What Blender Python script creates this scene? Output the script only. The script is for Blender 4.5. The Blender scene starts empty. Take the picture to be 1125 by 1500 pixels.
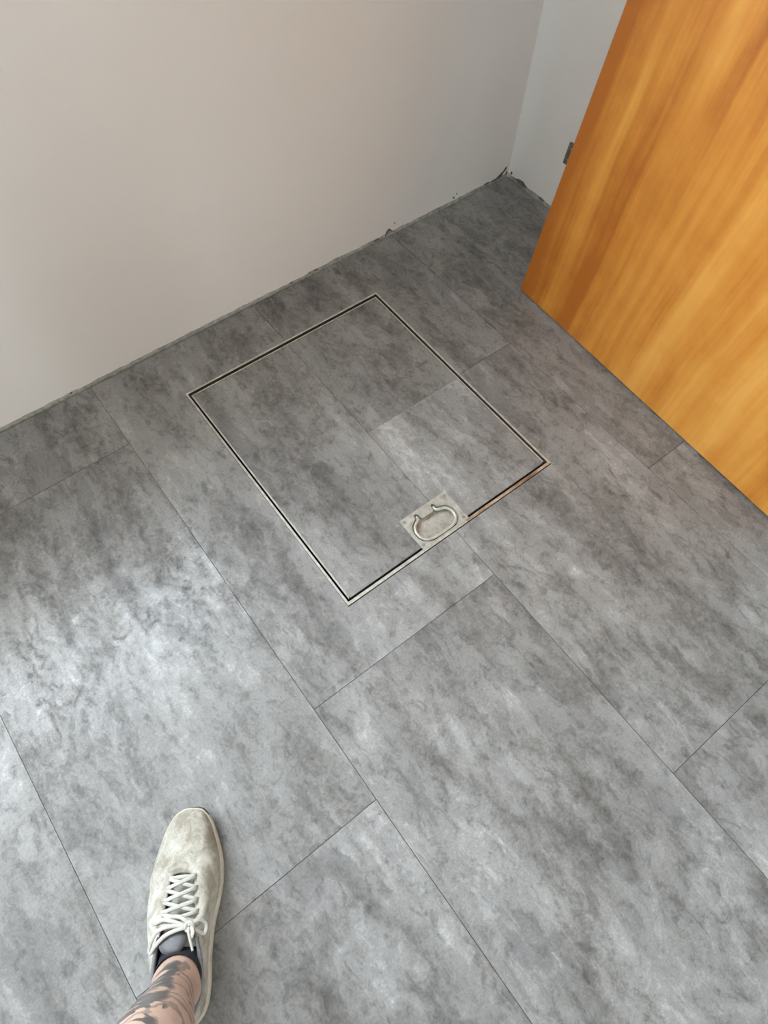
import bpy, bmesh, math, random
from mathutils import Vector, Matrix, noise as mnoise
from mathutils.geometry import tessellate_polygon

scene = bpy.context.scene
COL = scene.collection
H = 1.25                      # camera height above the floor, metres

# ------------------------------------------------------------------ camera
cam_d = bpy.data.cameras.new('camera')
cam_d.sensor_fit = 'VERTICAL'
cam_d.sensor_height = 36.0
cam_d.lens = 36.0 * 946.67 / 1500.0
cam_d.clip_start = 0.02
cam = bpy.data.objects.new('camera', cam_d)
COL.objects.link(cam)
right = Vector((0.7944180849, -0.6068848130, 0.0243049383))
down = Vector((-0.5280898839, -0.7099355808, -0.4659533727))
fwd = Vector((0.3000349660, 0.3573265940, -0.8844753950))
cam.matrix_world = Matrix(((right.x, -down.x, -fwd.x, 0), (right.y, -down.y, -fwd.y, 0),
                           (right.z, -down.z, -fwd.z, H), (0, 0, 0, 1)))
scene.camera = cam

# ------------------------------------------------------------------ room sizes
YW = 1.195        # inner face of the wall with the window
XR = 1.4225       # inner face of the wall on the right
XL = -2.35
YB = -2.10
ZC = 2.50
WX0, WX1, WZ0, WZ1 = -1.90, 0.30, 0.93, 2.15     # window opening in wall_left
WALL_T = 0.34
VX0, VX1, VZ0, VZ1 = -1.55, -0.95, 0.35, 1.35      # opening of the added fill window, in wall_back

# ------------------------------------------------------------------ world / light
world = bpy.data.worlds.new('daylight')
scene.world = world
world.use_nodes = True
wn = world.node_tree.nodes
wn['Background'].inputs['Color'].default_value = (0.785, 0.895, 1.0, 1)
wn['Background'].inputs['Strength'].default_value = 9.0

def portal(name, sx, sy, loc, rot):
    pl = bpy.data.lights.new(name, 'AREA')
    pl.shape = 'RECTANGLE'
    pl.size, pl.size_y = sx, sy
    pl.cycles.is_portal = True
    po = bpy.data.objects.new(name, pl)
    COL.objects.link(po)
    po.location = loc
    po.rotation_euler = rot
portal('window_portal', WX1 - WX0, WZ1 - WZ0, ((WX0 + WX1) / 2, YW + WALL_T + 0.02, (WZ0 + WZ1) / 2), (math.radians(-90), 0, 0))
portal('window_portal', VX1 - VX0, VZ1 - VZ0, ((VX0 + VX1) / 2, YB - 0.22, (VZ0 + VZ1) / 2), (math.radians(90), 0, 0))

vs = scene.view_settings
vs.view_transform = 'Standard'
vs.look = 'None'
vs.gamma = 1.0
vs.use_curve_mapping = False
vs.exposure = 1.45

# ------------------------------------------------------------------ helpers
def obj(name, bm, mat, parent=None, smooth=False):
    me = bpy.data.meshes.new(name)
    if isinstance(bm, bmesh.types.BMesh):
        bmesh.ops.recalc_face_normals(bm, faces=bm.faces)
        bm.to_mesh(me)
        bm.free()
    else:
        me.from_pydata(bm[0], [], bm[1])
    mats = mat if isinstance(mat, (list, tuple)) else [mat]
    for m in mats:
        me.materials.append(m)
    if smooth:
        for p in me.polygons:
            p.use_smooth = True
    o = bpy.data.objects.new(name, me)
    COL.objects.link(o)
    if parent:
        o.parent = parent
    return o

def empty(name, loc=(0, 0, 0)):
    o = bpy.data.objects.new(name, None)
    o.empty_display_size = 0.05
    COL.objects.link(o)
    o.location = loc
    return o

def tag(o, label, cat, group=None):
    o['label'] = label
    o['category'] = cat
    if group:
        o['group'] = group
    return o

def struct(o, label, cat):
    o['kind'] = 'structure'
    return tag(o, label, cat)

def box(bm, x0, x1, y0, y1, z0, z1, bevel=0.0, seg=2):
    r = bmesh.ops.create_cube(bm, size=1.0)
    bmesh.ops.scale(bm, vec=(x1 - x0, y1 - y0, z1 - z0), verts=r['verts'])
    bmesh.ops.translate(bm, vec=((x0 + x1) / 2, (y0 + y1) / 2, (z0 + z1) / 2), verts=r['verts'])
    if bevel:
        es = list({e for v in r['verts'] for e in v.link_edges})
        bmesh.ops.bevel(bm, geom=es, offset=bevel, segments=seg, affect='EDGES', profile=0.6)
    return bm

def slab(rect, holes, z0, z1, origin=(0, 0)):
    """A flat plate with rectangular cut-outs; every side is real."""
    x0, x1, y0, y1 = rect
    xs = sorted({x0, x1} | {min(max(v, x0), x1) for h in holes for v in h[:2]})
    ys = sorted({y0, y1} | {min(max(v, y0), y1) for h in holes for v in h[2:]})
    keep = set()
    for i in range(len(xs) - 1):
        for j in range(len(ys) - 1):
            cx, cy = (xs[i] + xs[i + 1]) / 2, (ys[j] + ys[j + 1]) / 2
            if not any(h[0] < cx < h[1] and h[2] < cy < h[3] for h in holes):
                keep.add((i, j))
    bm = bmesh.new()
    vd = {}
    def v(i, j, z):
        k = (i, j, z)
        if k not in vd:
            vd[k] = bm.verts.new((xs[i] - origin[0], ys[j] - origin[1], z))
        return vd[k]
    for i, j in keep:
        bm.faces.new((v(i, j, z1), v(i + 1, j, z1), v(i + 1, j + 1, z1), v(i, j + 1, z1)))
        bm.faces.new((v(i, j, z0), v(i, j + 1, z0), v(i + 1, j + 1, z0), v(i + 1, j, z0)))
        for n, a, b in (((i, j - 1), (i, j), (i + 1, j)), ((i + 1, j), (i + 1, j), (i + 1, j + 1)),
                        ((i, j + 1), (i + 1, j + 1), (i, j + 1)), ((i - 1, j), (i, j + 1), (i, j))):
            if n not in keep:
                bm.faces.new((v(*a, z0), v(*b, z0), v(*b, z1), v(*a, z1)))
    return bm, bool(keep)

def catmull(pts, n, closed=False):
    P = [Vector(p) for p in pts]
    m = len(P)
    out = []
    segs = m if closed else m - 1
    for i in range(segs):
        if closed:
            p0, p1, p2, p3 = P[i - 1], P[i], P[(i + 1) % m], P[(i + 2) % m]
        else:
            p0, p1, p2, p3 = P[max(i - 1, 0)], P[i], P[i + 1], P[min(i + 2, m - 1)]
        for k in range(n):
            t = k / n
            out.append(0.5 * ((2 * p1) + (p2 - p0) * t + (2 * p0 - 5 * p1 + 4 * p2 - p3) * t * t
                              + (3 * p1 - p0 - 3 * p2 + p3) * t ** 3))
    if not closed:
        out.append(P[-1].copy())
    return out

def resample(pts, n):
    """n points at equal arc length, ends included."""
    L = [0.0]
    for a, b in zip(pts, pts[1:]):
        L.append(L[-1] + (b - a).length)
    out = []
    k = 0
    for i in range(n):
        s = L[-1] * i / (n - 1)
        while k < len(pts) - 2 and L[k + 1] < s:
            k += 1
        d = L[k + 1] - L[k]
        t = 0 if d < 1e-9 else (s - L[k]) / d
        out.append(pts[k].lerp(pts[k + 1], min(max(t, 0), 1)))
    return out

def sweep(bm, pts, rw, rh, up=(0, 0, 1), seg=8, closed=False, taper=None):
    """Tube of elliptic section (rw sideways, rh along up) along pts."""
    P = [Vector(p) for p in pts]
    n = len(P)
    rings = []
    upv = Vector(up)
    for i in range(n):
        if closed:
            t = P[(i + 1) % n] - P[i - 1]
        else:
            t = P[min(i + 1, n - 1)] - P[max(i - 1, 0)]
        t.normalize()
        side = t.cross(upv)
        if side.length < 1e-4:
            side = t.cross(Vector((1, 0, 0)))
        side.normalize()
        u = side.cross(t)
        s = taper(i / (n - 1)) if taper else 1.0
        rings.append([bm.verts.new(P[i] + side * (math.cos(2 * math.pi * k / seg) * rw * s)
                                   + u * (math.sin(2 * math.pi * k / seg) * rh * s)) for k in range(seg)])
    last = n if closed else n - 1
    for i in range(last):
        a, b = rings[i], rings[(i + 1) % n]
        for k in range(seg):
            bm.faces.new((a[k], a[(k + 1) % seg], b[(k + 1) % seg], b[k]))
    if not closed:
        bm.faces.new(rings[0])
        bm.faces.new(rings[-1])
    return bm

# ------------------------------------------------------------------ material helpers
class NT:
    def __init__(self, name):
        self.m = bpy.data.materials.new(name)
        self.m.use_nodes = True
        self.t = self.m.node_tree
        self.b = self.t.nodes['Principled BSDF']
    def n(self, typ, **kw):
        nd = self.t.nodes.new(typ)
        ins = kw.pop('ins', {})
        for k, v in kw.items():
            setattr(nd, k, v)
        for k, v in ins.items():
            s = nd.inputs[k]
            if isinstance(v, bpy.types.NodeSocket):
                self.t.links.new(v, s)
            else:
                s.default_value = v
        return nd
    def set(self, **kw):
        for k, v in kw.items():
            s = self.b.inputs[k.replace('_', ' ')]
            if isinstance(v, bpy.types.NodeSocket):
                self.t.links.new(v, s)
            else:
                s.default_value = v
    def mapping(self, vec, scale=(1, 1, 1), loc=(0, 0, 0), rot=(0, 0, 0)):
        return self.n('ShaderNodeMapping', ins={'Vector': vec, 'Scale': scale, 'Location': loc, 'Rotation': rot}).outputs[0]
    def noise(self, vec, scale=5.0, detail=6.0, rough=0.55, dist=0.0):
        return self.n('ShaderNodeTexNoise', ins={'Vector': vec, 'Scale': scale, 'Detail': detail,
                                                 'Roughness': rough, 'Distortion': dist}).outputs[0]
    def math(self, op, a, b=0.0, c=0.0, clamp=False):
        return self.n('ShaderNodeMath', operation=op, use_clamp=clamp, ins={0: a, 1: b, 2: c}).outputs[0]
    def ramp(self, fac, stops, interp='LINEAR'):
        r = self.n('ShaderNodeValToRGB', ins={'Fac': fac})
        cr = r.color_ramp
        cr.interpolation = interp
        while len(cr.elements) < len(stops):
            cr.elements.new(0.5)
        for e, (p, c) in zip(cr.elements, stops):
            e.position = p
            e.color = (c, c, c, 1) if isinstance(c, (int, float)) else (*c, 1)
        return r.outputs[0]
    def mix(self, fac, a, b, blend='MIX'):
        nd = self.n('ShaderNodeMix', data_type='RGBA', blend_type=blend)
        for i, v in ((0, fac), (6, a), (7, b)):
            s = nd.inputs[i]
            if isinstance(v, bpy.types.NodeSocket):
                self.t.links.new(v, s)
            elif i == 0:
                s.default_value = v
            else:
                s.default_value = (*v, 1)
        return nd.outputs[2]
    def bump(self, h, strength=0.3, dist=0.002):
        self.set(Normal=self.n('ShaderNodeBump', ins={'Height': h, 'Strength': strength, 'Distance': dist}).outputs[0])
    def coord(self, out='Object'):
        return self.n('ShaderNodeTexCoord').outputs[out]

def plain(name, col, rough=0.6, metal=0.0, spec=0.5, var=0.0, vscale=30):
    N = NT(name)
    if var:
        f = N.noise(N.coord(), vscale, 5)
        c = N.ramp(f, [(0.3, tuple(x * (1 - var) for x in col)), (0.7, tuple(min(1, x * (1 + var)) for x in col))])
        N.set(Base_Color=c)
    else:
        N.set(Base_Color=(*col, 1))
    N.set(Roughness=rough, Metallic=metal, Specular_IOR_Level=spec)
    return N.m

def tile_material():
    N = NT('concrete_look_vinyl')
    co = N.coord()
    seed = N.n('ShaderNodeAttribute', attribute_type='OBJECT', attribute_name='seed').outputs['Fac']
    tone = N.n('ShaderNodeAttribute', attribute_type='OBJECT', attribute_name='tone').outputs['Fac']
    off = N.n('ShaderNodeCombineXYZ', ins={0: N.math('MULTIPLY', seed, 3.7), 1: N.math('MULTIPLY', seed, 5.3), 2: seed}).outputs[0]
    v = N.n('ShaderNodeVectorMath', operation='ADD', ins={0: co, 1: off}).outputs[0]
    # drifting the coordinates makes the cloudy edges ragged
    rag = N.n('ShaderNodeTexNoise', ins={'Vector': v, 'Scale': 42.0, 'Detail': 5.0, 'Roughness': 0.72}).outputs[1]
    rv = N.n('ShaderNodeVectorMath', operation='MULTIPLY_ADD', ins={0: rag, 1: (0.040, 0.056, 0.0), 2: v}).outputs[0]
    big = N.noise(N.mapping(rv, (1.0, 0.34, 1)), 6.5, 3, 0.5, 0.4)
    streak = N.noise(N.mapping(rv, (1.0, 0.20, 1), rot=(0, 0, 0.06)), 19.0, 5, 0.6, 0.2)
    mid = N.noise(N.mapping(rv, (1.0, 0.60, 1)), 24.0, 8, 0.70, 0.5)
    fine = N.noise(v, 150.0, 4, 0.7)
    a = N.math('MULTIPLY_ADD', big, 0.30, N.math('MULTIPLY', streak, 0.30))
    b = N.math('MULTIPLY_ADD', mid, 0.36, N.math('MULTIPLY', fine, 0.16))
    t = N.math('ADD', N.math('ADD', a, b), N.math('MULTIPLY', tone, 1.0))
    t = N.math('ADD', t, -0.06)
    c = N.ramp(t, [(0.34, (0.100, 0.095, 0.089)), (0.42, (0.155, 0.149, 0.142)), (0.475, (0.210, 0.206, 0.201)),
                   (0.53, (0.265, 0.263, 0.261)), (0.64, (0.360, 0.361, 0.363))])
    # crisp small-scale mottling on top of the clouds
    m1 = N.noise(N.mapping(rv, (1.0, 0.75, 1)), 62.0, 7, 0.74, 0.3)
    m2 = N.noise(N.mapping(v, (1.0, 0.55, 1), rot=(0, 0, 0.5)), 27.0, 7, 0.66, 2.2)
    mm = N.math('MULTIPLY_ADD', m1, 0.42, N.math('MULTIPLY', m2, 0.58))
    mf = N.ramp(mm, [(0.36, 0.55), (0.45, 0.86), (0.50, 1.0), (0.56, 1.12), (0.66, 1.38)])
    c = N.mix(1.0, c, mf, 'MULTIPLY')
    # torn-edged lighter and darker veils, as printed on concrete-look vinyl
    rv2 = N.n('ShaderNodeVectorMath', operation='MULTIPLY_ADD', ins={0: rag, 1: (0.014, 0.018, 0.0), 2: v}).outputs[0]
    torn = N.noise(N.mapping(rv2, (1.0, 0.30, 1), loc=(3.1, 1.7, 0)), 11.0, 7, 0.64, 0.4)
    c = N.mix(1.0, c, N.ramp(torn, [(0.405, 0.80), (0.425, 0.98), (0.545, 1.0), (0.565, 1.17)]), 'MULTIPLY')
    grit = N.noise(v, 260.0, 2, 0.6)
    c = N.mix(1.0, c, N.ramp(grit, [(0.30, 0.90), (0.5, 1.0), (0.70, 1.10)]), 'MULTIPLY')
    c = N.mix(1.0, c, (1.02, 0.975, 0.93), 'MULTIPLY')
    # sparse small dark flecks
    fl = N.noise(N.mapping(v, (1.0, 0.6, 1)), 26.0, 2, 0.5, 0.2)
    flm = N.ramp(fl, [(0.215, 1.0), (0.245, 0.0)])
    c = N.mix(N.math('MULTIPLY', flm, 0.6), c, (0.085, 0.08, 0.075))
    N.set(Base_Color=c)
    ro = N.ramp(N.math('MULTIPLY_ADD', N.math('SUBTRACT', mm, 0.5), 0.9, t), [(0.42, 0.50), (0.50, 0.34), (0.56, 0.24)])
    N.set(Roughness=ro, Specular_IOR_Level=0.5)
    N.bump(N.math('ADD', N.math('MULTIPLY', fine, 0.8), N.math('ADD', mid, mm)), 0.30, 0.0015)
    return N.m

def wall_material(ca=(0.870, 0.795, 0.725), cb=(0.895, 0.825, 0.758)):
    N = NT('painted_plaster')
    co = N.coord()
    f = N.noise(co, 1.7, 3, 0.5)
    c = N.ramp(f, [(0.3, ca), (0.7, cb)])
    N.set(Base_Color=c, Roughness=0.75, Specular_IOR_Level=0.25)
    N.bump(N.noise(co, 90, 4, 0.6), 0.10, 0.0015)
    return N.m

def raw_material():
    N = NT('raw_plaster')
    co = N.coord()
    f = N.noise(co, 60, 6, 0.65)
    c = N.ramp(f, [(0.3, (0.27, 0.245, 0.19)), (0.52, (0.43, 0.395, 0.32)), (0.72, (0.62, 0.58, 0.49))])
    N.set(Base_Color=c, Roughness=0.9)
    N.bump(f, 0.6, 0.003)
    return N.m

def door_material():
    N = NT('orange_veneer')
    co = N.coord()
    warp = N.noise(N.mapping(co, (1.2, 1.2, 0.7)), 2.2, 2, 0.5)
    wv = N.n('ShaderNodeVectorMath', operation='ADD', ins={0: co, 1: N.n('ShaderNodeCombineXYZ', ins={0: N.math('MULTIPLY', warp, 0.05)}).outputs[0]}).outputs[0]
    st = N.noise(N.mapping(wv, (1, 1, 0.045)), 13.0, 3, 0.55, 0.1)
    fi = N.noise(N.mapping(wv, (1, 1, 0.03)), 120.0, 4, 0.6)
    cl = N.noise(N.mapping(co, (1, 1, 0.7)), 16.0, 4, 0.6)
    t = N.math('ADD', N.math('MULTIPLY_ADD', st, 0.56, N.math('MULTIPLY_ADD', fi, 0.10, N.math('MULTIPLY', cl, 0.18))), 0.08)
    # redder, darker band at the outer edge: part veneer cut, part painted-in shading
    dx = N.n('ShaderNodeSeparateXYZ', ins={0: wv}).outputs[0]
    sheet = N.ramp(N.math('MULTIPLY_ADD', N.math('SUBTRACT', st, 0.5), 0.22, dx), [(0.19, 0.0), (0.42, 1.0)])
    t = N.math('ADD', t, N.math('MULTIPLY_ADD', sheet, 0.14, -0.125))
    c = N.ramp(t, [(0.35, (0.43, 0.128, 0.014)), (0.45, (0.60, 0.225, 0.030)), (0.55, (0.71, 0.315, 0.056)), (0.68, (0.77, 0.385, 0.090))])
    sp = N.noise(N.mapping(co, (1, 1, 0.45)), 45.0, 2, 0.5)
    spm = N.ramp(sp, [(0.775, 0.0), (0.80, 1.0)])
    c = N.mix(N.math('MULTIPLY', spm, 0.7), c, (0.16, 0.05, 0.012))
    N.set(Base_Color=c, Roughness=0.42, Specular_IOR_Level=0.4)
    N.bump(fi, 0.05, 0.0006)
    return N.m

def rail_material():
    """Dull zinc rails; the half of the near rail beyond the handle is rusted."""
    N = NT('dull_zinc_rail')
    co = N.coord()
    n1 = N.noise(co, 70, 5, 0.6)
    c = N.ramp(n1, [(0.3, (0.40, 0.365, 0.31)), (0.7, (0.66, 0.625, 0.56))])
    N.set(Base_Color=c, Metallic=0.35, Roughness=0.42)
    N.bump(n1, 0.15, 0.0006)
    return N.m

def rust_material():
    N = NT('rusty_zinc_rail')
    co = N.coord()
    n1 = N.noise(N.mapping(co, (0.35, 1, 1)), 60, 6, 0.65)
    c = N.ramp(n1, [(0.30, (0.12, 0.055, 0.028)), (0.44, (0.30, 0.165, 0.095)), (0.56, (0.45, 0.31, 0.21)), (0.72, (0.52, 0.44, 0.36))])
    N.set(Base_Color=c, Metallic=0.1, Roughness=0.7)
    N.bump(n1, 0.4, 0.001)
    return N.m

def plate_material():
    N = NT('worn_zinc_plate')
    co = N.coord()
    n1 = N.noise(co, 55, 6, 0.62, 0.3)
    c = N.ramp(n1, [(0.28, (0.30, 0.27, 0.22)), (0.48, (0.45, 0.42, 0.36)), (0.72, (0.60, 0.58, 0.53))])
    rs = N.ramp(N.noise(co, 34, 4, 0.6), [(0.60, 0.0), (0.72, 1.0)])
    c = N.mix(N.math('MULTIPLY', rs, 0.5), c, (0.36, 0.22, 0.14))
    N.set(Base_Color=c, Metallic=0.35, Roughness=0.45)
    N.bump(n1, 0.12, 0.001)
    return N.m

def dirty(name, base, dirt, amount=0.5, scale=38, rough=0.8, toe=0.0):
    N = NT(name)
    co = N.coord()
    a = N.noise(co, scale, 8, 0.68, 0.6)
    b = N.noise(co, scale * 0.32, 4, 0.55)
    f = N.math('MULTIPLY_ADD', a, 0.6, N.math('MULTIPLY', b, 0.4))
    if toe:      # scuffed dirt gathers on the toe box
        yy = N.n('ShaderNodeSeparateXYZ', ins={0: co}).outputs[1]
        f = N.math('SUBTRACT', f, N.math('MULTIPLY', N.ramp(yy, [(0.19, 0.0), (0.25, 1.0)]), toe))
    f = N.ramp(f, [(0.40, 1.0), (0.58, 0.0)])
    c = N.mix(N.math('MULTIPLY', f, amount), base, dirt)
    sp = N.ramp(N.noise(co, scale * 4.5, 3, 0.6), [(0.30, 1.0), (0.38, 0.0)])
    c = N.mix(N.math('MULTIPLY', sp, amount * 0.55), c, tuple(x * 0.55 for x in dirt))
    N.set(Base_Color=c, Roughness=rough, Specular_IOR_Level=0.25)
    N.bump(N.math('ADD', a, N.noise(co, scale * 9, 3, 0.6)), 0.30, 0.0022)
    return N.m

def skin_material():
    N = NT('tattooed_skin')
    co = N.coord()
    base = N.ramp(N.noise(co, 26, 5, 0.6), [(0.3, (0.50, 0.325, 0.250)), (0.7, (0.61, 0.425, 0.335))])
    xyz = N.n('ShaderNodeSeparateXYZ', ins={0: co}).outputs
    # inked area: starts above the ankle
    zz = N.math('MULTIPLY_ADD', N.noise(co, 24, 2, 0.5), 0.075, xyz[2])
    above = N.ramp(zz, [(0.162, 0.0), (0.166, 1.0)])
    inner = N.ramp(N.math('MULTIPLY_ADD', N.noise(co, 30, 2, 0.5), 0.03, N.math('MULTIPLY_ADD', xyz[2], -0.16, xyz[0])), [(0.026, 1.0), (0.031, 0.0)])
    blobs = N.ramp(N.noise(co, 17, 2, 0.45, 1.6), [(0.47, 0.0), (0.50, 1.0)])
    wv = N.n('ShaderNodeTexWave', wave_type='BANDS', bands_direction='DIAGONAL',
             ins={'Vector': co, 'Scale': 14.0, 'Distortion': 9.0, 'Detail': 2.0, 'Detail Scale': 1.5}).outputs[1]
    lines = N.ramp(wv, [(0.10, 1.0), (0.24, 0.0)])
    m = N.math('MULTIPLY', N.math('MAXIMUM', N.math('MULTIPLY', N.math('MULTIPLY', blobs, inner), 0.94), N.math('MULTIPLY', lines, 0.55)), above)
    ink = N.ramp(N.noise(co, 40, 3, 0.5), [(0.35, (0.060, 0.062, 0.060)), (0.7, (0.135, 0.133, 0.125))])
    c = N.mix(m, base, ink)
    N.set(Base_Color=c, Roughness=0.5, Subsurface_Weight=0.05, Specular_IOR_Level=0.35)
    N.b.inputs['Subsurface Radius'].default_value = (0.006, 0.002, 0.001)
    N.bump(N.noise(co, 220, 4, 0.6), 0.12, 0.0006)
    return N.m

M = {
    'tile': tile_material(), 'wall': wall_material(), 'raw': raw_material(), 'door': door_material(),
    'rail': rail_material(), 'rust': rust_material(), 'plate': plate_material(),
    'grout': plain('dark_joint', (0.055, 0.050, 0.045), 0.9, var=0.3, vscale=80),
    'pit': plain('dark_channel', (0.035, 0.030, 0.024), 0.8, var=0.4, vscale=120),
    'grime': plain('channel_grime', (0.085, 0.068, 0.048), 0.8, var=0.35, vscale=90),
    'handle': plain('worn_steel_rod', (0.56, 0.52, 0.45), 0.40, 0.4, var=0.18, vscale=90),
    'screw': plain('dull_screw', (0.30, 0.28, 0.25), 0.5, 0.4, var=0.2, vscale=300),
    'hinge': plain('dark_bronze_metal', (0.12, 0.105, 0.085), 0.5, 0.5, var=0.2, vscale=90),
    'whitewall': wall_material((0.925, 0.885, 0.835), (0.945, 0.910, 0.865)),
    'greywall': plain('grey_beige_paint', (0.42, 0.39, 0.35), 0.8, var=0.03, vscale=2),
    'ceil': plain('ceiling_paint', (0.56, 0.54, 0.51), 0.85, var=0.02, vscale=3),
    'frame': plain('window_frame_white', (0.75, 0.75, 0.74), 0.4, var=0.02, vscale=6),
    'chip': plain('chipped_plaster', (0.155, 0.135, 0.110), 0.9, var=0.35, vscale=200),
    'upper': dirty('dirty_cream_knit', (0.62, 0.585, 0.51), (0.27, 0.235, 0.175), 0.85, 46, toe=0.055),
    'sole': dirty('dusty_cream_foam', (0.64, 0.58, 0.47), (0.42, 0.37, 0.29), 0.55, 60, 0.7),
    'rubber': plain('black_rubber', (0.03, 0.03, 0.032), 0.7, var=0.3, vscale=60),
    'lace': dirty('dirty_white_lace', (0.60, 0.57, 0.51), (0.45, 0.42, 0.35), 0.5, 110),
    'tongue': dirty('dusty_tongue', (0.50, 0.475, 0.42), (0.22, 0.21, 0.195), 0.75, 60),
    'tab': plain('grey_tab', (0.150, 0.146, 0.150), 0.6, var=0.15, vscale=60),
    'collar': dirty('grey_collar_knit', (0.26, 0.26, 0.262), (0.13, 0.13, 0.135), 0.6, 60),
    'lining': plain('black_lining', (0.018, 0.018, 0.024), 0.9, var=0.3, vscale=120),
    'skin': skin_material(),
}
def glass():
    N = NT('clear_window_glass')
    t = N.t
    for n in list(t.nodes):
        if n.type == 'BSDF_PRINCIPLED':
            t.nodes.remove(n)
    out = [n for n in t.nodes if n.type == 'OUTPUT_MATERIAL'][0]
    tr = t.nodes.new('ShaderNodeBsdfTransparent')
    tr.inputs[0].default_value = (0.95, 0.97, 0.97, 1)
    gl = t.nodes.new('ShaderNodeBsdfGlossy')
    gl.inputs['Roughness'].default_value = 0.02
    fr = t.nodes.new('ShaderNodeFresnel')
    mx = t.nodes.new('ShaderNodeMixShader')
    t.links.new(fr.outputs[0], mx.inputs[0])
    t.links.new(tr.outputs[0], mx.inputs[1])
    t.links.new(gl.outputs[0], mx.inputs[2])
    t.links.new(mx.outputs[0], out.inputs[0])
    return N.m
M['glass'] = glass()

# ------------------------------------------------------------------ floor
HX0, HX1, HY0, HY1 = 0.2351, 0.8082, 0.3771, 1.0428       # hatch, outer edges
HATCH = (HX0 - 0.0008, HX1 + 0.0008, HY0 - 0.0022, HY1 + 0.0008)
bm, _ = slab((XL, XR, YB, YW), [HATCH], -0.045, -0.0030)
floor = obj('floor', bm, M['grout'])
struct(floor, 'grey concrete-look vinyl tile floor with thin joints', 'floor')

rnd = random.Random(11)
cols = [XL + 0.001, -1.795, -1.331, -0.867, -0.404, 0.0638, 0.520, 0.979, XR - 0.0005]
TL = 0.9375
ystart = [0.33, 0.62, -0.10, 0.75, 0.0560, 0.250, -0.2375, 1.17]
G = 0.0005
for ci in range(len(cols) - 1):
    x0, x1 = cols[ci], cols[ci + 1]
    y = ystart[ci]
    while y > YB:
        y -= TL
    k = 0
    while y < YW:
        y0, y1 = max(y, YB + 0.004), min(y + TL, YW - 0.0005)
        if y1 < YW - 0.0005 and YW - 0.0005 - y1 < 0.03:
            y1 = YW - 0.0005
        if y1 - y0 > 0.03:
            cx, cy = (x0 + x1) / 2, (y0 + y1) / 2
            bm, ok = slab((x0 + G, x1 - G, y0 + G, y1 - G), [HATCH], -0.0030, 0.0, (cx, cy))
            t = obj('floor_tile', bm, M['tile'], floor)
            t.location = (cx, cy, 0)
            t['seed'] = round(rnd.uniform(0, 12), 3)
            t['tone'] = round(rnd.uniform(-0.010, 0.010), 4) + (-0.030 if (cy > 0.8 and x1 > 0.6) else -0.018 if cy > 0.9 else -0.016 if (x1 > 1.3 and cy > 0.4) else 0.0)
        y += TL
        k += 1

# ------------------------------------------------------------------ walls
def ragged(x, s, base=0.013):
    n = mnoise.fractal(Vector((x * 26.0, s, 0.0)), 1.0, 2.0, 5)
    m = mnoise.noise(Vector((x * 7.0, s + 5.0, 0)))
    return max(0.003, base + 0.0032 * n + 0.0025 * m)

# wall_left: masonry with the window opening, the painted coat stands 4 mm proud with a ragged lower edge
bm = bmesh.new()
for (a, b, c, d) in ((XL, XR + WALL_T, -0.05, WZ0), (XL, XR + WALL_T, WZ1, ZC), (XL, WX0, WZ0, WZ1), (WX1, XR + WALL_T, WZ0, WZ1)):
    box(bm, a, b, YW + 0.004, YW + WALL_T, c, d)
wall_left = obj('wall_left', bm, M['raw'])
struct(wall_left, 'off-white plastered wall with raw ragged lower edge', 'wall')

def coat(name, parent, horiz, depth_of, a0, a1, hole=None, seed=1.0, thick=0.004, base=0.013, mat=None):
    """Painted coat: front sheet with a ragged lower edge, its lower lip, and an optional window hole."""
    bm = bmesh.new()
    n = int((a1 - a0) / 0.004)
    ztop = hole[2] if hole else ZC
    prev = None
    for i in range(n + 1):
        a = a0 + (a1 - a0) * i / n
        zb = ragged(a, seed, base)
        cur = [bm.verts.new(depth_of(a, thick, zb)), bm.verts.new(depth_of(a, 0, zb + 0.0008)),
               bm.verts.new(depth_of(a, 0, 0.05)), bm.verts.new(depth_of(a, 0, ztop))]
        if prev:
            for k in range(3):
                bm.faces.new((prev[k], cur[k], cur[k + 1], prev[k + 1]))
        prev = cur
    if hole:
        for (p, q, r, s) in ((a0, hole[0], hole[2], hole[3]), (hole[1], a1, hole[2], hole[3]), (a0, a1, hole[3], ZC)):
            bm.faces.new([bm.verts.new(depth_of(*t)) for t in ((p, 0, r), (q, 0, r), (q, 0, s), (p, 0, s))])
        # reveals
        for (p, r), (q, s) in (((hole[0], hole[2]), (hole[1], hole[2])), ((hole[1], hole[2]), (hole[1], hole[3])),
                               ((hole[1], hole[3]), (hole[0], hole[3])), ((hole[0], hole[3]), (hole[0], hole[2]))):
            bm.faces.new([bm.verts.new(depth_of(*t)) for t in ((p, 0, r), (q, 0, s), (q, WALL_T - 0.02, s), (p, WALL_T - 0.02, r))])
    return obj(name, bm, mat or M['wall'], parent)

coat('paint_coat', wall_left, 'x', lambda a, d, z: (a, YW + d, z), XL, XR, (WX0 + 0.002, WX1 - 0.002, WZ0 + 0.002, WZ1 - 0.002), 1.0)

bm = bmesh.new()
box(bm, XR + 0.004, XR + WALL_T, YB, YW + 0.004, -0.05, ZC)
wall_right = obj('wall_right', bm, M['raw'])
struct(wall_right, 'white plastered wall behind the orange door', 'wall')
coat('paint_coat', wall_right, 'y', lambda a, d, z: (XR + d, a, z), YB, YW, None, 9.0, base=0.012, mat=M['whitewall'])

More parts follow.
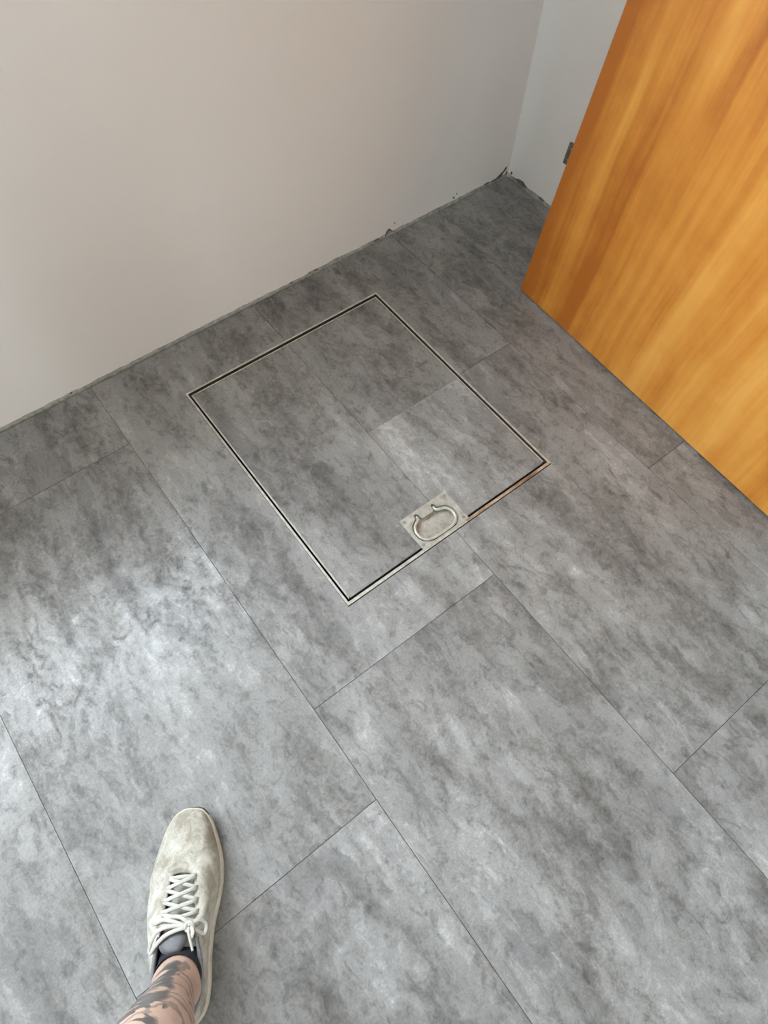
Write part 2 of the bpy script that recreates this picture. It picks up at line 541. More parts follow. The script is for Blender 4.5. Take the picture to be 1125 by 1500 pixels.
bm = bmesh.new()
box(bm, XL - 0.2, XL, YB - 0.2, YW + WALL_T, -0.05, ZC)
struct(obj('wall_front', bm, M['greywall']), 'grey-beige wall of the room opposite the orange door', 'wall')
bm = bmesh.new()
for x0, x1, z0, z1 in ((XL, XR + WALL_T, -0.05, VZ0), (XL, XR + WALL_T, VZ1, ZC), (XL, VX0, VZ0, VZ1), (VX1, XR + WALL_T, VZ0, VZ1)):
    box(bm, x0, x1, YB - 0.2, YB, z0, z1)
struct(obj('wall_back', bm, M['greywall']), 'grey-beige wall of the room opposite the floor hatch', 'wall')
bm = bmesh.new()
box(bm, XL - 0.2, XR + WALL_T, YB - 0.2, YW + WALL_T, ZC, ZC + 0.15)
struct(obj('ceiling', bm, M['ceil']), 'plain light grey ceiling of the room', 'ceiling')

# chips knocked out of the coat just above the floor (thin ragged patches of bare plaster)
def chip(parent, pts, wall='left', depth=0.0006):
    bm = bmesh.new()
    def P(a, z, d):
        return (a, YW - d, z) if wall == 'left' else (XR - d, a, z)
    f = [bm.verts.new(P(a, z, depth)) for a, z in pts]
    b = [bm.verts.new(P(a, z, -0.001)) for a, z in pts]
    bm.faces.new(f)
    for i in range(len(pts)):
        j = (i + 1) % len(pts)
        bm.faces.new((f[i], f[j], b[j], b[i]))
    return obj('plaster_chip', bm, M['chip'], parent)

def blob(ca, cz, ra, rz, seed, n=10):
    r = random.Random(seed)
    return [(ca + ra * math.cos(2 * math.pi * i / n) * r.uniform(0.6, 1.15), max(0.002, cz + rz * math.sin(2 * math.pi * i / n) * r.uniform(0.6, 1.15))) for i in range(n)]

for pts in ([(0.955, 0.006), (0.958, 0.020), (0.966, 0.027), (0.972, 0.024), (0.981, 0.012), (0.990, 0.006), (0.977, 0.013), (0.970, 0.017), (0.963, 0.014)],
            blob(0.987, 0.036, 0.003, 0.003, 3, 8), blob(0.925, 0.008, 0.010, 0.003, 5), blob(1.205, 0.021, 0.004, 0.004, 6, 8), blob(1.215, 0.030, 0.003, 0.003, 16, 7),
            blob(0.700, 0.013, 0.003, 0.004, 7, 8), blob(0.640, 0.010, 0.006, 0.003, 17, 8), blob(0.02, 0.011, 0.004, 0.003, 8, 8), blob(0.72, 0.011, 0.008, 0.002, 18, 8),
            [(1.352, 0.008), (1.366, 0.015), (1.372, 0.014), (1.384, 0.022), (1.398, 0.028), (1.404, 0.036), (1.411, 0.038), (1.409, 0.027), (1.400, 0.021), (1.396, 0.013), (1.384, 0.009)], blob(1.414, 0.016, 0.005, 0.006, 31, 9), blob(1.335, 0.013, 0.012, 0.003, 32)):
    chip(wall_left, pts, 'left')
for pts in ([(1.165, 0.010), (1.150, 0.018), (1.130, 0.020), (1.112, 0.010), (1.125, 0.005), (1.15, 0.004)], blob(1.183, 0.018, 0.005, 0.005, 12), blob(1.05, 0.009, 0.012, 0.003, 13)):
    chip(wall_right, pts, 'right')

# ------------------------------------------------------------------ window (behind the top of the frame; its light falls on everything)
def window(name, width, height, loc, rotz, label, sill):
    win = empty(name, loc)
    win.rotation_euler = (0, 0, rotz)
    struct(win, label, 'window')
    hw, hh = width / 2 - 0.004, height - 0.008
    bm = bmesh.new()
    for a, b, c, d in ((-hw, hw, 0.004, 0.06), (-hw, hw, hh - 0.055, hh), (-hw, -hw + 0.06, 0.06, hh - 0.055), (hw - 0.06, hw, 0.06, hh - 0.055), (-0.04, 0.04, 0.06, hh - 0.055)):
        box(bm, a, b, 0.0, 0.07, c, d)
    obj('window_frame', bm, M['frame'], win)
    for a, b in ((-hw + 0.06, -0.04), (0.04, hw - 0.06)):
        bm = bmesh.new()
        bm.faces.new([bm.verts.new(p) for p in ((a, 0.035, 0.06), (b, 0.035, 0.06), (b, 0.035, hh - 0.055), (a, 0.035, hh - 0.055))])
        obj('pane', bm, M['glass'], win)
    bm = bmesh.new()
    box(bm, -hw, hw, -sill, 0.0, 0.004, 0.028, 0.004)
    obj('window_sill', bm, M['frame'], win)
window('window_1', WX1 - WX0, WZ1 - WZ0, ((WX0 + WX1) / 2, YW + 0.22, WZ0), 0, 'white two-sash window in the wall beside the floor hatch', 0.23)
window('fill_window', VX1 - VX0, VZ1 - VZ0, ((VX0 + VX1) / 2, YB - 0.10, VZ0), math.radians(180), 'added white two-sash window for fill light, unseen, in the wall opposite the floor hatch', 0.11)  # unseen window, added and placed to brighten the left wall

# ------------------------------------------------------------------ floor hatch: fixed frame
RW, IW = 0.0048, 0.0034
GL, GR, GF, GN = 0.0046, 0.0060, 0.0076, 0.0052      # channel widths: left, right, far, near
frame = empty('metal_surround', (HX0, HY0, 0))
tag(frame, 'thin metal frame set into the floor around the tiled hatch lid, rusted beside the handle', 'hatch frame')
fw, fh = HX1 - HX0, HY1 - HY0
def rail(parent, name, quad, z0, z1, mat):
    bm = bmesh.new()
    lo = [bm.verts.new((x, y, z0)) for x, y in quad]
    hi = [bm.verts.new((x, y, z1)) for x, y in quad]
    bm.faces.new(hi); bm.faces.new(lo[::-1])
    for i in range(4):
        j = (i + 1) % 4
        bm.faces.new((lo[i], lo[j], hi[j], hi[i]))
    bmesh.ops.recalc_face_normals(bm, faces=bm.faces)
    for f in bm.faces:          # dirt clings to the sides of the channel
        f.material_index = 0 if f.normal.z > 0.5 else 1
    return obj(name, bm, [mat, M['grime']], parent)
R = RW
RN = 0.0066
ZR = 0.0008
rail(frame, 'frame_rail', [(0, fh), (R, fh - R), (fw - R, fh - R), (fw, fh)], -0.022, ZR, M['rail'])     # far
rail(frame, 'frame_rail', [(0, 0), (R, RN), (R, fh - R), (0, fh)], -0.022, ZR, M['rail'])                 # left
rail(frame, 'frame_rail', [(fw, 0), (fw, fh), (fw - R, fh - R), (fw - R, RN)], -0.022, ZR, M['rail'])     # right
xs = 0.555 - HX0
rail(frame, 'frame_rail', [(0, 0), (xs, 0), (xs, RN), (R, RN)], -0.022, ZR, M['rail'])
rl = rail(frame, 'frame_rail', [(xs, 0), (fw, 0), (fw - R, RN), (xs, RN)], -0.022, ZR, M['rust'])
rl['label'] = 'rust-brown length of rail between handle and corner'
bm, _ = slab((0.0, fw, 0.0, fh), [(0.016, fw - 0.016, 0.016, fh - 0.016)], -0.026, -0.022)
obj('channel_bottom', bm, M['pit'], frame)
# thin seal strip lying in the far channel
bm = bmesh.new()
sweep(bm, [(R + 0.06 + i * (fw - 0.075) / 40, fh - R - 0.0036 + 0.0006 * math.sin(i * 1.3), -0.0075 - 0.004 * (1 - i / 40)) for i in range(41)], 0.0010, 0.0010, seg=6)
obj('seal_strip', bm, M['raw'], frame)

# ------------------------------------------------------------------ floor hatch: lid
LX0, LX1, LY0, LY1 = HX0 + RW + GL, HX1 - RW - GR, HY0 + RN + GN, HY1 - RW - GF
lid = empty('floor_hatch', (LX0, LY0, -0.02))
tag(lid, 'floor hatch lid filled with grey vinyl tile, with a sunken pull handle', 'hatch lid')
def L(x, y, z=0.0):
    return (x - LX0, y - LY0, z + 0.02)
PX0, PX1, PY0, PY1 = 0.4356, 0.5641, 0.3824, 0.4662        # handle plate
bm, _ = slab((LX0, LX1, LY0, LY1), [(PX0 + 0.006, PX1 - 0.006, LY0 + 0.0005, PY1 - 0.004)], -0.0195, -0.0040, (LX0, LY0))
bmesh.ops.translate(bm, vec=(0, 0, 0.02), verts=bm.verts)
obj('tray', bm, M['pit'], lid)
lw, lh = LX1 - LX0, LY1 - LY0
I = IW
zt = 0.0206
rail(lid, 'edge_rail', [(0, lh), (I, lh - I), (lw - I, lh - I), (lw, lh)], 0.0005, zt, M['rail'])
rail(lid, 'edge_rail', [(0, 0), (I, I), (I, lh - I), (0, lh)], 0.0005, zt, M['rail'])
rail(lid, 'edge_rail', [(lw, 0), (lw, lh), (lw - I, lh - I), (lw - I, I)], 0.0005, zt, M['rail'])
PLATE_HOLE = (PX0, PX1, LY0 - 0.01, PY1)
for (x0, x1, y0, y1), sd, tn in (((LX0 + I, 0.520, LY0, LY1 - I), 3.15, -0.014), ((0.520, LX1 - I, 0.694, LY1 - I), 7.4, -0.030),
                                 ((0.520, LX1 - I, LY0, 0.694), 9.23, 0.042)):
    cx, cy = (x0 + x1) / 2, (y0 + y1) / 2
    bm, ok = slab((x0 + 0.0003, x1 - 0.0003, y0 + 0.0003, y1 - 0.0003), [PLATE_HOLE], -0.0040, 0.0, (cx, cy))
    t = obj('lid_tile', bm, M['tile'], lid)
    t.location = L(cx, cy, 0)
    t['seed'] = sd
    t['tone'] = tn

# pull-handle plate with a pressed recess
hp = [(0.5196, 0.4520), (0.5200, 0.4437), (0.5271, 0.4385), (0.5385, 0.4336), (0.5455, 0.4217), (0.5450, 0.4068), (0.5380, 0.3970),
      (0.5250, 0.3910), (0.5056, 0.3900), (0.4863, 0.3905), (0.4690, 0.3925), (0.4577, 0.3975), (0.4504, 0.4073), (0.4493, 0.4220),
      (0.4548, 0.4345), (0.4629, 0.4410), (0.4700, 0.4440), (0.4745, 0.4495), (0.4741, 0.4543)]
hs = catmull([(x, y, 0) for x, y in hp], 6)
outl = []
for i, p in enumerate(hs):
    t = (hs[min(i + 1, len(hs) - 1)] - hs[max(i - 1, 0)]).normalized()
    nrm = Vector((-t.y, t.x, 0))          # the path runs clockwise, so this points outwards
    outl.append(p + nrm * 0.0062)
rec = [(p.x, p.y) for p in outl]
rec = rec[2:-2]
rec += [(0.4700, 0.4580), (0.4742, 0.4600), (0.4785, 0.4560), (0.4792, 0.4490), (0.4815, 0.4432), (0.4850, 0.4420), (0.5090, 0.4420),
        (0.5125, 0.4432), (0.5145, 0.4490), (0.5150, 0.4550), (0.5190, 0.4580), (0.5236, 0.4560)]
# keep the outline inside the plate
rec = [(min(max(x, PX0 + 0.003), PX1 - 0.003), min(max(y, PY0 + 0.0030), PY1 - 0.003)) for x, y in rec]
pcx, pcy = (PX0 + PX1) / 2, (PY0 + PY1) / 2
zp = 0.0016
def rounded(x0, x1, y0, y1, r, n=4):
    out = []
    for cx, cy, a0 in ((x1 - r, y1 - r, 0), (x0 + r, y1 - r, 90), (x0 + r, y0 + r, 180), (x1 - r, y0 + r, 270)):
        for k in range(n + 1):
            a = math.radians(a0 + 90 * k / n)
            out.append((cx + r * math.cos(a), cy + r * math.sin(a)))
    return out
oc = rounded(PX0, PX1, PY0, PY1, 0.0015)
bm = bmesh.new()
def mkv(x, y, z):
    return bm.verts.new((x - pcx, y - pcy, z))
ov = [mkv(x, y, zp) for x, y in oc]
rv = [mkv(x, y, zp) for x, y in rec]
allv = ov + rv
for tri in tessellate_polygon([[Vector((x, y, 0)) for x, y in oc], [Vector((x, y, 0)) for x, y in rec]]):
    try:
        bm.faces.new([allv[i] for i in tri])
    except ValueError:
        pass
ol = [mkv(x, y, 0.0002) for x, y in oc]
for i in range(len(oc)):
    j = (i + 1) % len(oc)
    bm.faces.new((ov[i], ov[j], ol[j], ol[i]))
# recess wall: rolls over the edge, then down to the dished floor
cx_, cy_ = 0.4985, 0.4170
prev = rv
for sc, z in ((0.992, 0.0002), (0.985, -0.0040), (0.965, -0.0085), (0.90, -0.0100), (0.80, -0.0096)):
    cur = [mkv(cx_ + (x - cx_) * sc, cy_ + (y - cy_) * sc, z) for x, y in rec]
    for i in range(len(rec)):
        j = (i + 1) % len(rec)
        bm.faces.new((prev[i], prev[j], cur[j], cur[i]))
    prev = cur
inner = [(cx_ + (x - cx_) * 0.80, cy_ + (y - cy_) * 0.80) for x, y in rec]
for tri in tessellate_polygon([[Vector((x, y, 0)) for x, y in inner]]):
    try:
        bm.faces.new([prev[i] for i in tri])
    except ValueError:
        pass
plate = obj('handle_plate', bm, M['plate'], lid)
plate.location = L(pcx, pcy, 0)
plate['label'] = 'worn zinc plate with a pressed recess'
# the bail handle
bm = bmesh.new()
nh = len(hs)
path = []
for i, p in enumerate(hs):
    e = min(i, nh - 1 - i) / 14.0
    path.append((p.x - pcx, p.y - pcy, -0.0006 - 0.0040 * max(0, 1 - e)))
sweep(bm, path, 0.0035, 0.0035, seg=12)
obj('handle', bm, M['handle'], plate, smooth=True)
for x, y in ((0.5553, 0.4575), (0.5560, 0.3910), (0.4440, 0.3910), (0.4435, 0.4575)):
    bm = bmesh.new()
    r0 = bmesh.ops.create_cone(bm, cap_ends=True, segments=16, radius1=0.0036, radius2=0.0030, depth=0.0008)
    bmesh.ops.translate(bm, vec=(x - pcx, y - pcy, zp + 0.0003), verts=r0['verts'])
    r1 = bmesh.ops.create_cube(bm, size=1)
    bmesh.ops.scale(bm, vec=(0.0042, 0.0007, 0.0003), verts=r1['verts'])
    bmesh.ops.rotate(bm, cent=(0, 0, 0), matrix=Matrix.Rotation(x * 37, 3, 'Z'), verts=r1['verts'])
    bmesh.ops.translate(bm, vec=(x - pcx, y - pcy, zp + 0.00075), verts=r1['verts'])
    obj('screw', bm, M['screw'], plate)

# ------------------------------------------------------------------ door
door = empty('door_leaf')
tag(door, 'plain orange-brown wood veneer door with a small dark hinge on its edge', 'door')
wdir = Vector((1.1002 - 1.1307, -0.0023 - 0.8259, 0)).normalized()
nh_ = Vector((-wdir.y, wdir.x, 0))
if nh_.x < 0:
    nh_ = -nh_
TILT = math.radians(7.0)
up = Vector((0, 0, math.cos(TILT))) + nh_ * math.sin(TILT)
th = up.cross(wdir)
door.matrix_world = Matrix(((wdir.x, th.x, up.x, 1.1253), (wdir.y, th.y, up.y, 0.8219), (wdir.z, th.z, up.z, 0.0056), (0, 0, 0, 1)))
bm = bmesh.new()
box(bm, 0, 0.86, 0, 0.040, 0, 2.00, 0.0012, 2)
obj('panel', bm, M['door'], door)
# lower hinge: leaf screwed to the edge of the door, barrel standing off it
HZ = 0.338
hg = bmesh.new()
box(hg, -0.0095, 0.0, 0.0035, 0.0075, HZ, HZ + 0.046, 0.0006, 1)
hinge = obj('hinge', hg, M['hinge'], door)
bm = bmesh.new()
sweep(bm, [(-0.0100, 0.0055, HZ + 0.001 + i * 0.011) for i in range(5)], 0.0042, 0.0042, up=(0, 1, 0), seg=12)
obj('hinge_barrel', bm, M['hinge'], hinge, smooth=True)
for zz in (HZ + 0.011, HZ + 0.035):
    bm = bmesh.new()
    r0 = bmesh.ops.create_uvsphere(bm, u_segments=10, v_segments=6, radius=0.0018)
    bmesh.ops.translate(bm, vec=(-0.0035, 0.0035, zz), verts=r0['verts'])
    obj('screw', bm, M['screw'], hinge)

# ------------------------------------------------------------------ person: left foot in a dirty sneaker, bare tattooed shin
toe = Vector((-0.197, 0.232, 0))
Fv = Vector((0.599, 0.801, 0)).normalized()
Rv = Vector((Fv.y, -Fv.x, 0))
heel = toe - Fv * 0.30
person = empty('person')
person.matrix_world = Matrix(((Rv.x, Fv.x, 0, heel.x), (Rv.y, Fv.y, 0, heel.y), (0, 0, 1, 0), (0, 0, 0, 1)))
tag(person, 'person standing, tattooed bare lower leg in a dirty cream lace-up sneaker', 'person')
def Q(a, b, z):           # a forward from the heel, b to the right, z up
    return Vector((b, a, z))

right_o = [(0.3005, 0.004), (0.299, 0.018), (0.286, 0.031), (0.265, 0.041), (0.235, 0.052), (0.205, 0.0575), (0.184, 0.058), (0.156, 0.055), (0.13, 0.051),
           (0.09, 0.051), (0.058, 0.054), (0.025, 0.052), (0.006, 0.040), (-0.004, 0.018)]
left_o = [(0.3005, 0.004), (0.2985, -0.011), (0.287, -0.027), (0.265, -0.039), (0.235, -0.048), (0.205, -0.052), (0.185, -0.052), (0.157, -0.050), (0.13, -0.045),
          (0.09, -0.036), (0.058, -0.028), (0.025, -0.018), (0.006, -0.006), (-0.004, 0.018)]
def spring(a):
    return 0.016 * max(0.0, (a - 0.215) / 0.085) ** 2
NH = 49
def loop(rt, lf, z=None):
    r = resample(catmull([(b, a, zz) for a, b, zz in rt], 8), NH)
    l = resample(catmull([(b, a, zz) for a, b, zz in lf], 8), NH)
    return r + l[::-1][1:-1]
base = loop([(a, b, 0) for a, b in right_o], [(a, b, 0) for a, b in left_o])
NL = len(base)
cen = Vector((0.005, 0.15, 0))
def outw(i):
    t = base[(i + 1) % NL] - base[i - 1]
    n = Vector((t.y, -t.x, 0)).normalized()
    if n.dot(base[i] - cen) < 0:
        n = -n
    return n
OUT = [outw(i) for i in range(NL)]
def ring(bm, off, zf):
    return [bm.verts.new(Vector((base[i].x, base[i].y, 0)) + OUT[i] * off + Vector((0, 0, zf + spring(base[i].y)))) for i in range(NL)]
def skin_rings(bm, rings, cap0=True, cap1=True):
    for a, b in zip(rings, rings[1:]):
        for i in range(NL):
            j = (i + 1) % NL
            bm.faces.new((a[i], a[j], b[j], b[i]))
    if cap0:
        bm.faces.new(rings[0])
    if cap1:
        bm.faces.new(rings[-1])

# upper
open_r = [(0.207, 0.008, 0.072), (0.203, 0.024, 0.074), (0.180, 0.029, 0.080), (0.160, 0.034, 0.086), (0.139, 0.040, 0.093), (0.118, 0.046, 0.095), (0.095, 0.051, 0.088),
          (0.070, 0.053, 0.079), (0.045, 0.051, 0.078), (0.020, 0.043, 0.088), (0.008, 0.030, 0.097), (0.005, 0.018, 0.099)]
open_l = [(0.207, 0.008, 0.072), (0.203, -0.008, 0.074), (0.180, -0.010, 0.080), (0.160, -0.010, 0.086), (0.139, -0.010, 0.093), (0.118, -0.013, 0.095), (0.095, -0.016, 0.088),
          (0.070, -0.017, 0.079), (0.045, -0.012, 0.078), (0.020, -0.003, 0.088), (0.008, 0.008, 0.097), (0.005, 0.018, 0.099)]
opn = loop(open_r, open_l)
bm = bmesh.new()
rows = []
NV = 18
for k in range(NV + 1):
    t = k / NV
    row = []
    for i in range(NL):
        p0 = Vector((base[i].x, base[i].y, 0.022 + spring(base[i].y))) - OUT[i] * 0.001
        p3 = opn[i]
        toeness = max(0.0, min(1.0, (base[i].y - 0.17) / 0.12))
        c1 = p0 + OUT[i] * (0.002 + 0.002 * toeness) + Vector((0, 0, (p3.z - p0.z) * (0.62 - 0.10 * toeness)))
        c2 = p3 + (Vector((p0.x, p0.y, p3.z)) - p3) * (0.42 + 0.14 * toeness) + Vector((0, 0, -0.004 - 0.006 * toeness))
        p = p0 * (1 - t) ** 3 + c1 * 3 * t * (1 - t) ** 2 + c2 * 3 * t * t * (1 - t) + p3 * t ** 3
        # soft creases of a worn shoe across the toe box
        w = math.sin(math.pi * t)
        cr = mnoise.fractal(Vector((p.x * 26, p.y * 58, 3.0)), 1.0, 2.0, 3) * 0.0030 * w
        p = p + Vector((0, 0, cr)) + OUT[i] * (cr * 0.5)
        row.append(bm.verts.new(p))
    rows.append(row)
skin_rings(bm, rows, False, False)
upper = obj('sneaker', bm, [M['upper'], M['lining']], person, smooth=True)
upper['label'] = 'dirty cream lace-up sneaker'
sm = upper.modifiers.new('thickness', 'SOLIDIFY')
sm.thickness = 0.0032
sm.offset = -1
sm.material_offset = 1
sm.material_offset_rim = 0

bm = bmesh.new()
skin_rings(bm, [ring(bm, 0.000, 0.0045), ring(bm, 0.0022, 0.009), ring(bm, 0.0026, 0.016), ring(bm, 0.0020, 0.023), ring(bm, 0.0004, 0.0255), ring(bm, -0.004, 0.0245)])
obj('midsole', bm, M['sole'], upper, smooth=True)
bm = bmesh.new()
rg = [ring(bm, -0.004, 0.0004), ring(bm, 0.0004, 0.0022), ring(bm, 0.0008, 0.0048)]
skin_rings(bm, rg)
obj('outsole', bm, M['rubber'], upper, smooth=True)
# dark rubber bumper wrapping the toe tip
bm = bmesh.new()
idx = [i % NL for i in range(-2, 5)]
pts = [Vector((base[i].x, base[i].y, 0.0150 + spring(base[i].y))) + OUT[i] * 0.0024 for i in idx]
sweep(bm, pts, 0.0013, 0.008, seg=8, taper=lambda u: max(0.15, math.sin(math.pi * u) ** 0.5))
obj('toe_bumper', bm, M['rubber'], upper, smooth=True)

# padded collar along the rear of the opening
ci = [i for i in range(NL) if opn[i].y < 0.124]
pts = [opn[i] + Vector((0, 0, 0.0002)) for i in ci]
bm = bmesh.new()
sweep(bm, pts, 0.0042, 0.0048, seg=10, taper=lambda u: 0.55 + 0.45 * min(1.0, 6 * min(u, 1 - u)))
obj('collar', bm, M['collar'], upper, smooth=True)
# dark lining dropping from the collar into the shoe
bm = bmesh.new()
ctr = Vector((0.018, 0.060, 0))
lin = [[], [], []]
for i in ci:
    p = opn[i]
    d = Vector((ctr.x - p.x, ctr.y - p.y, 0)).normalized()
    for k, (q, dz) in enumerate(((0.001, -0.001), (0.006, -0.010), (0.007, -0.045))):
        lin[k].append(bm.verts.new(p + d * q + Vector((0, 0, dz))))
for a, b in zip(lin, lin[1:]):
    for i in range(len(ci) - 1):
        bm.faces.new((a[i], a[i + 1], b[i + 1], b[i]))
obj('lining', bm, M['lining'], upper, smooth=True)

# tongue
def tongue_pt(a, u):
    c = 0.010 + (0.205 - a) * 0.08
    w = 0.020 + (0.205 - a) * 0.10
    z = 0.071 + (0.205 - a) * 0.30 - 0.004
    if a < 0.135:
        z += (0.135 - a) * 0.15
    return Q(a, c + u * w, z - 0.008 * u * u + 0.0008 * mnoise.noise(Vector((a * 90, u * 3, 0))))
bm = bmesh.new()
g = []
for i in range(23):
    a = 0.212 - i * (0.212 - 0.112) / 22
    g.append([bm.verts.new(tongue_pt(a, -1 + 2 * k / 10)) for k in range(11)])
for i in range(22):
    for k in range(10):
        bm.faces.new((g[i][k], g[i][k + 1], g[i + 1][k + 1], g[i + 1][k]))
tongue = obj('tongue', bm, M['tongue'], upper, smooth=True)
tongue.modifiers.new('thickness', 'SOLIDIFY').thickness = 0.003
# grey pull tab at the top of the tongue
bm = bmesh.new()
tp = catmull([Q(0.132, 0.000, 0.103), Q(0.135, 0.014, 0.105), Q(0.131, 0.028, 0.104), Q(0.120, 0.032, 0.105), Q(0.108, 0.026, 0.108), Q(0.103, 0.014, 0.109), Q(0.1045, 0.000, 0.107), Q(0.112, -0.008, 0.103), Q(0.123, -0.007, 0.101)], 4, True)
tc = Q(0.119, 0.012, 0.1085)
for lvl, dz in ((0, 0),):
    top = [bm.verts.new(p) for p in tp]
    mid = [bm.verts.new(p.lerp(tc, 0.45) + Vector((0, 0, 0.0015))) for p in tp]
    c = bm.verts.new(tc + Vector((0, 0, 0.0015)))
    n = len(tp)
    for i in range(n):
        j = (i + 1) % n
        bm.faces.new((top[i], top[j], mid[j], mid[i]))
        bm.faces.new((mid[i], mid[j], c))
tab = obj('tongue_tab', bm, M['tab'], upper, smooth=True)
tab['label'] = 'slate grey tongue tab'
tab.modifiers.new('thickness', 'SOLIDIFY').thickness = 0.0025

# laces
EL = [(0.199, -0.013, 0.077), (0.184, -0.015, 0.0815), (0.168, -0.0155, 0.086), (0.153, -0.016, 0.0905), (0.139, -0.017, 0.095)]
ER = [(0.203, 0.030, 0.077), (0.187, 0.034, 0.0815), (0.171, 0.038, 0.086), (0.156, 0.042, 0.0905), (0.142, 0.046, 0.095)]
def strand(p, q, lift=0.006, name='lace', rw=0.0030, rh=0.0011, sag=0.0):
    P, R_ = Q(*p), Q(*q)
    pts = []
    for i in range(13):
        t = i / 12
        v = P.lerp(R_, t)
        v.z += lift * math.sin(math.pi * t) ** 0.6
        v.y += sag * math.sin(math.pi * t)
        if i in (0, 12):
            v.z -= 0.003
        pts.append(v)
    bm = bmesh.new()
    sweep(bm, pts, rw, rh, seg=8)
    return obj(name, bm, M['lace'], upper, smooth=True)
strand(EL[0], ER[0], 0.0035)
for i in range(4):
    strand(EL[i], ER[i + 1], 0.0060)
    strand(ER[i], EL[i + 1], 0.0085)
strand(EL[4], (0.140, 0.032, 0.101), 0.008)
strand(ER[4], (0.138, 0.032, 0.101), 0.005)
knot = Q(0.138, 0.034, 0.1085)
bm = bmesh.new()
kp = catmull([knot + Vector((0.006 * math.cos(t * 2.1) * (1 + 0.2 * math.sin(t)), 0.0058 * math.sin(t * 2.1), 0.0028 * math.sin(t * 3.2))) for t in [k * 0.55 for k in range(14)]], 4)
sweep(bm, kp, 0.0024, 0.0020, seg=8)
obj('lace_knot', bm, M['lace'], upper, smooth=True)
def ribbon(pts, name='lace', rw=0.0029, rh=0.0011):
    bm = bmesh.new()
    sweep(bm, catmull([Q(*p) for p in pts], 8), rw, rh, seg=8)
    return obj(name, bm, M['lace'], upper, smooth=True)
ribbon([(0.138, 0.032, 0.110), (0.139, 0.010, 0.114), (0.133, -0.010, 0.110), (0.120, -0.020, 0.102), (0.107, -0.024, 0.094), (0.104, -0.021, 0.094), (0.112, -0.015, 0.101),
        (0.126, 0.000, 0.111), (0.134, 0.018, 0.113), (0.137, 0.032, 0.110)], 'lace_loop')
ribbon([(0.139, 0.036, 0.110), (0.149, 0.022, 0.111), (0.150, 0.006, 0.110), (0.143, -0.014, 0.104), (0.140, -0.022, 0.098), (0.1445, -0.018, 0.101), (0.146, 0.002, 0.111), (0.141, 0.022, 0.112), (0.138, 0.032, 0.110)], 'lace_loop')
ribbon([(0.139, 0.036, 0.110), (0.146, 0.046, 0.106), (0.140, 0.056, 0.096), (0.128, 0.055, 0.096), (0.132, 0.046, 0.104), (0.138, 0.037, 0.110)], 'lace_loop', 0.0026)
ribbon([(0.137, 0.034, 0.111), (0.129, 0.036, 0.114), (0.119, 0.040, 0.114), (0.108, 0.044, 0.112)], 'lace_end', 0.0019, 0.0015)
ribbon([(0.138, 0.038, 0.110), (0.130, 0.041, 0.112), (0.124, 0.0395, 0.113)], 'lace_end', 0.0032, 0.0012)

# leg: one continuous skin from the toes inside the shoe up past the knee
path = [  # a, b, z, half-width sideways, half-depth fore-aft
    (0.262, 0.004, 0.030, 0.030, 0.009), (0.230, 0.004, 0.033, 0.036, 0.012), (0.190, 0.006, 0.037, 0.036, 0.016), (0.150, 0.010, 0.044, 0.031, 0.020), (0.112, 0.015, 0.056, 0.029, 0.026),
    (0.083, 0.020, 0.076, 0.030, 0.034), (0.066, 0.0235, 0.102, 0.0320, 0.038), (0.058, 0.0270, 0.130, 0.0325, 0.038), (0.051, 0.0315, 0.165, 0.0335, 0.038), (0.044, 0.0370, 0.205, 0.0385, 0.043),
    (0.035, 0.0435, 0.255, 0.0460, 0.050), (0.025, 0.0505, 0.310, 0.0530, 0.057), (0.015, 0.057, 0.365, 0.0550, 0.060), (0.008, 0.063, 0.415, 0.0520, 0.057), (0.003, 0.069, 0.460, 0.0510, 0.056),
    (-0.001, 0.074, 0.500, 0.0540, 0.060), (-0.005, 0.079, 0.545, 0.0580, 0.063), (-0.011, 0.084, 0.600, 0.0630, 0.068)]
ctrl = catmull([Q(a, b, z) for a, b, z, _, _ in path], 5)
rad = catmull([Vector((w, d, 0)) for _, _, _, w, d in path], 5)
bm = bmesh.new()
rings = []
SEG = 36
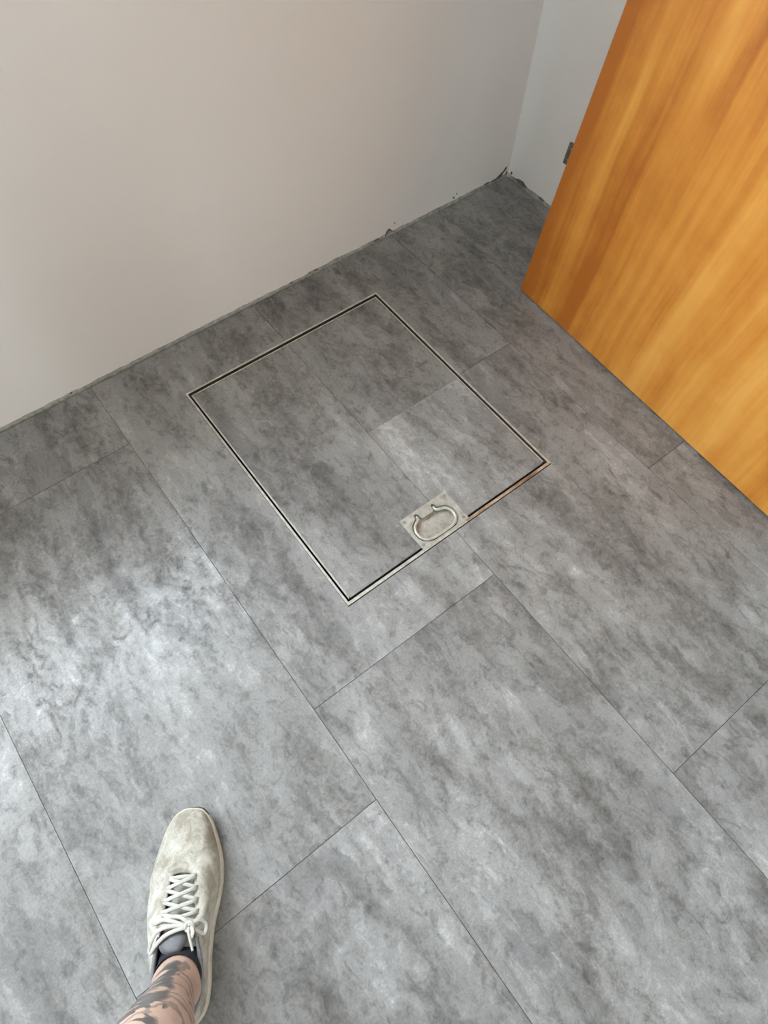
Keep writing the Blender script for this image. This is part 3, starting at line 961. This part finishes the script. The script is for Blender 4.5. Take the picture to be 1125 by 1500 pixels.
for i, p in enumerate(ctrl):
    t = (ctrl[min(i + 1, len(ctrl) - 1)] - ctrl[max(i - 1, 0)]).normalized()
    side = Vector((1, 0, 0))
    side = (side - t * side.dot(t)).normalized()
    fr = side.cross(t)
    if fr.dot(Vector((0, 1, 1))) < 0:
        fr = -fr
    rr = []
    for k in range(SEG):
        a = 2 * math.pi * k / SEG
        ca, sa = math.cos(a), math.sin(a)
        w, d = rad[i].x, rad[i].y
        m = 1.0
        z = p.z
        # ankle bones, shin ridge and Achilles tendon
        m += 0.13 * math.exp(-((z - 0.112) / 0.014) ** 2) * max(0, ca) ** 6
        m += 0.12 * math.exp(-((z - 0.100) / 0.014) ** 2) * max(0, -ca) ** 6
        if 0.12 < z < 0.40:
            m += 0.035 * max(0, sa) ** 8
            m -= 0.07 * math.exp(-((z - 0.15) / 0.05) ** 2) * abs(math.sin(2 * a)) * (1 if sa < 0 else 0.3)
        rr.append(bm.verts.new(p + side * (ca * w * m) + fr * (sa * d * m)))
    rings.append(rr)
for a, b in zip(rings, rings[1:]):
    for k in range(SEG):
        bm.faces.new((a[k], a[(k + 1) % SEG], b[(k + 1) % SEG], b[k]))
bm.faces.new(rings[0]); bm.faces.new(rings[-1])
obj('body', bm, M['skin'], person, smooth=True)['label'] = 'bare tattooed lower leg'
# low black sock showing between skin and collar
bm = bmesh.new()
sr = []
for i, p in enumerate(ctrl):
    if 18 <= i <= 29:
        t = (ctrl[i + 1] - ctrl[i - 1]).normalized()
        side = Vector((1, 0, 0)); side = (side - t * side.dot(t)).normalized()
        fr = side.cross(t)
        if fr.dot(Vector((0, 1, 1))) < 0:
            fr = -fr
        sr.append([bm.verts.new(p + side * (math.cos(2 * math.pi * k / SEG) * (rad[i].x + 0.0030)) + fr * (math.sin(2 * math.pi * k / SEG) * (rad[i].y + 0.0030))) for k in range(SEG)])
for a, b in zip(sr, sr[1:]):
    for k in range(SEG):
        bm.faces.new((a[k], a[(k + 1) % SEG], b[(k + 1) % SEG], b[k]))
obj('sock', bm, M['lining'], person, smooth=True)
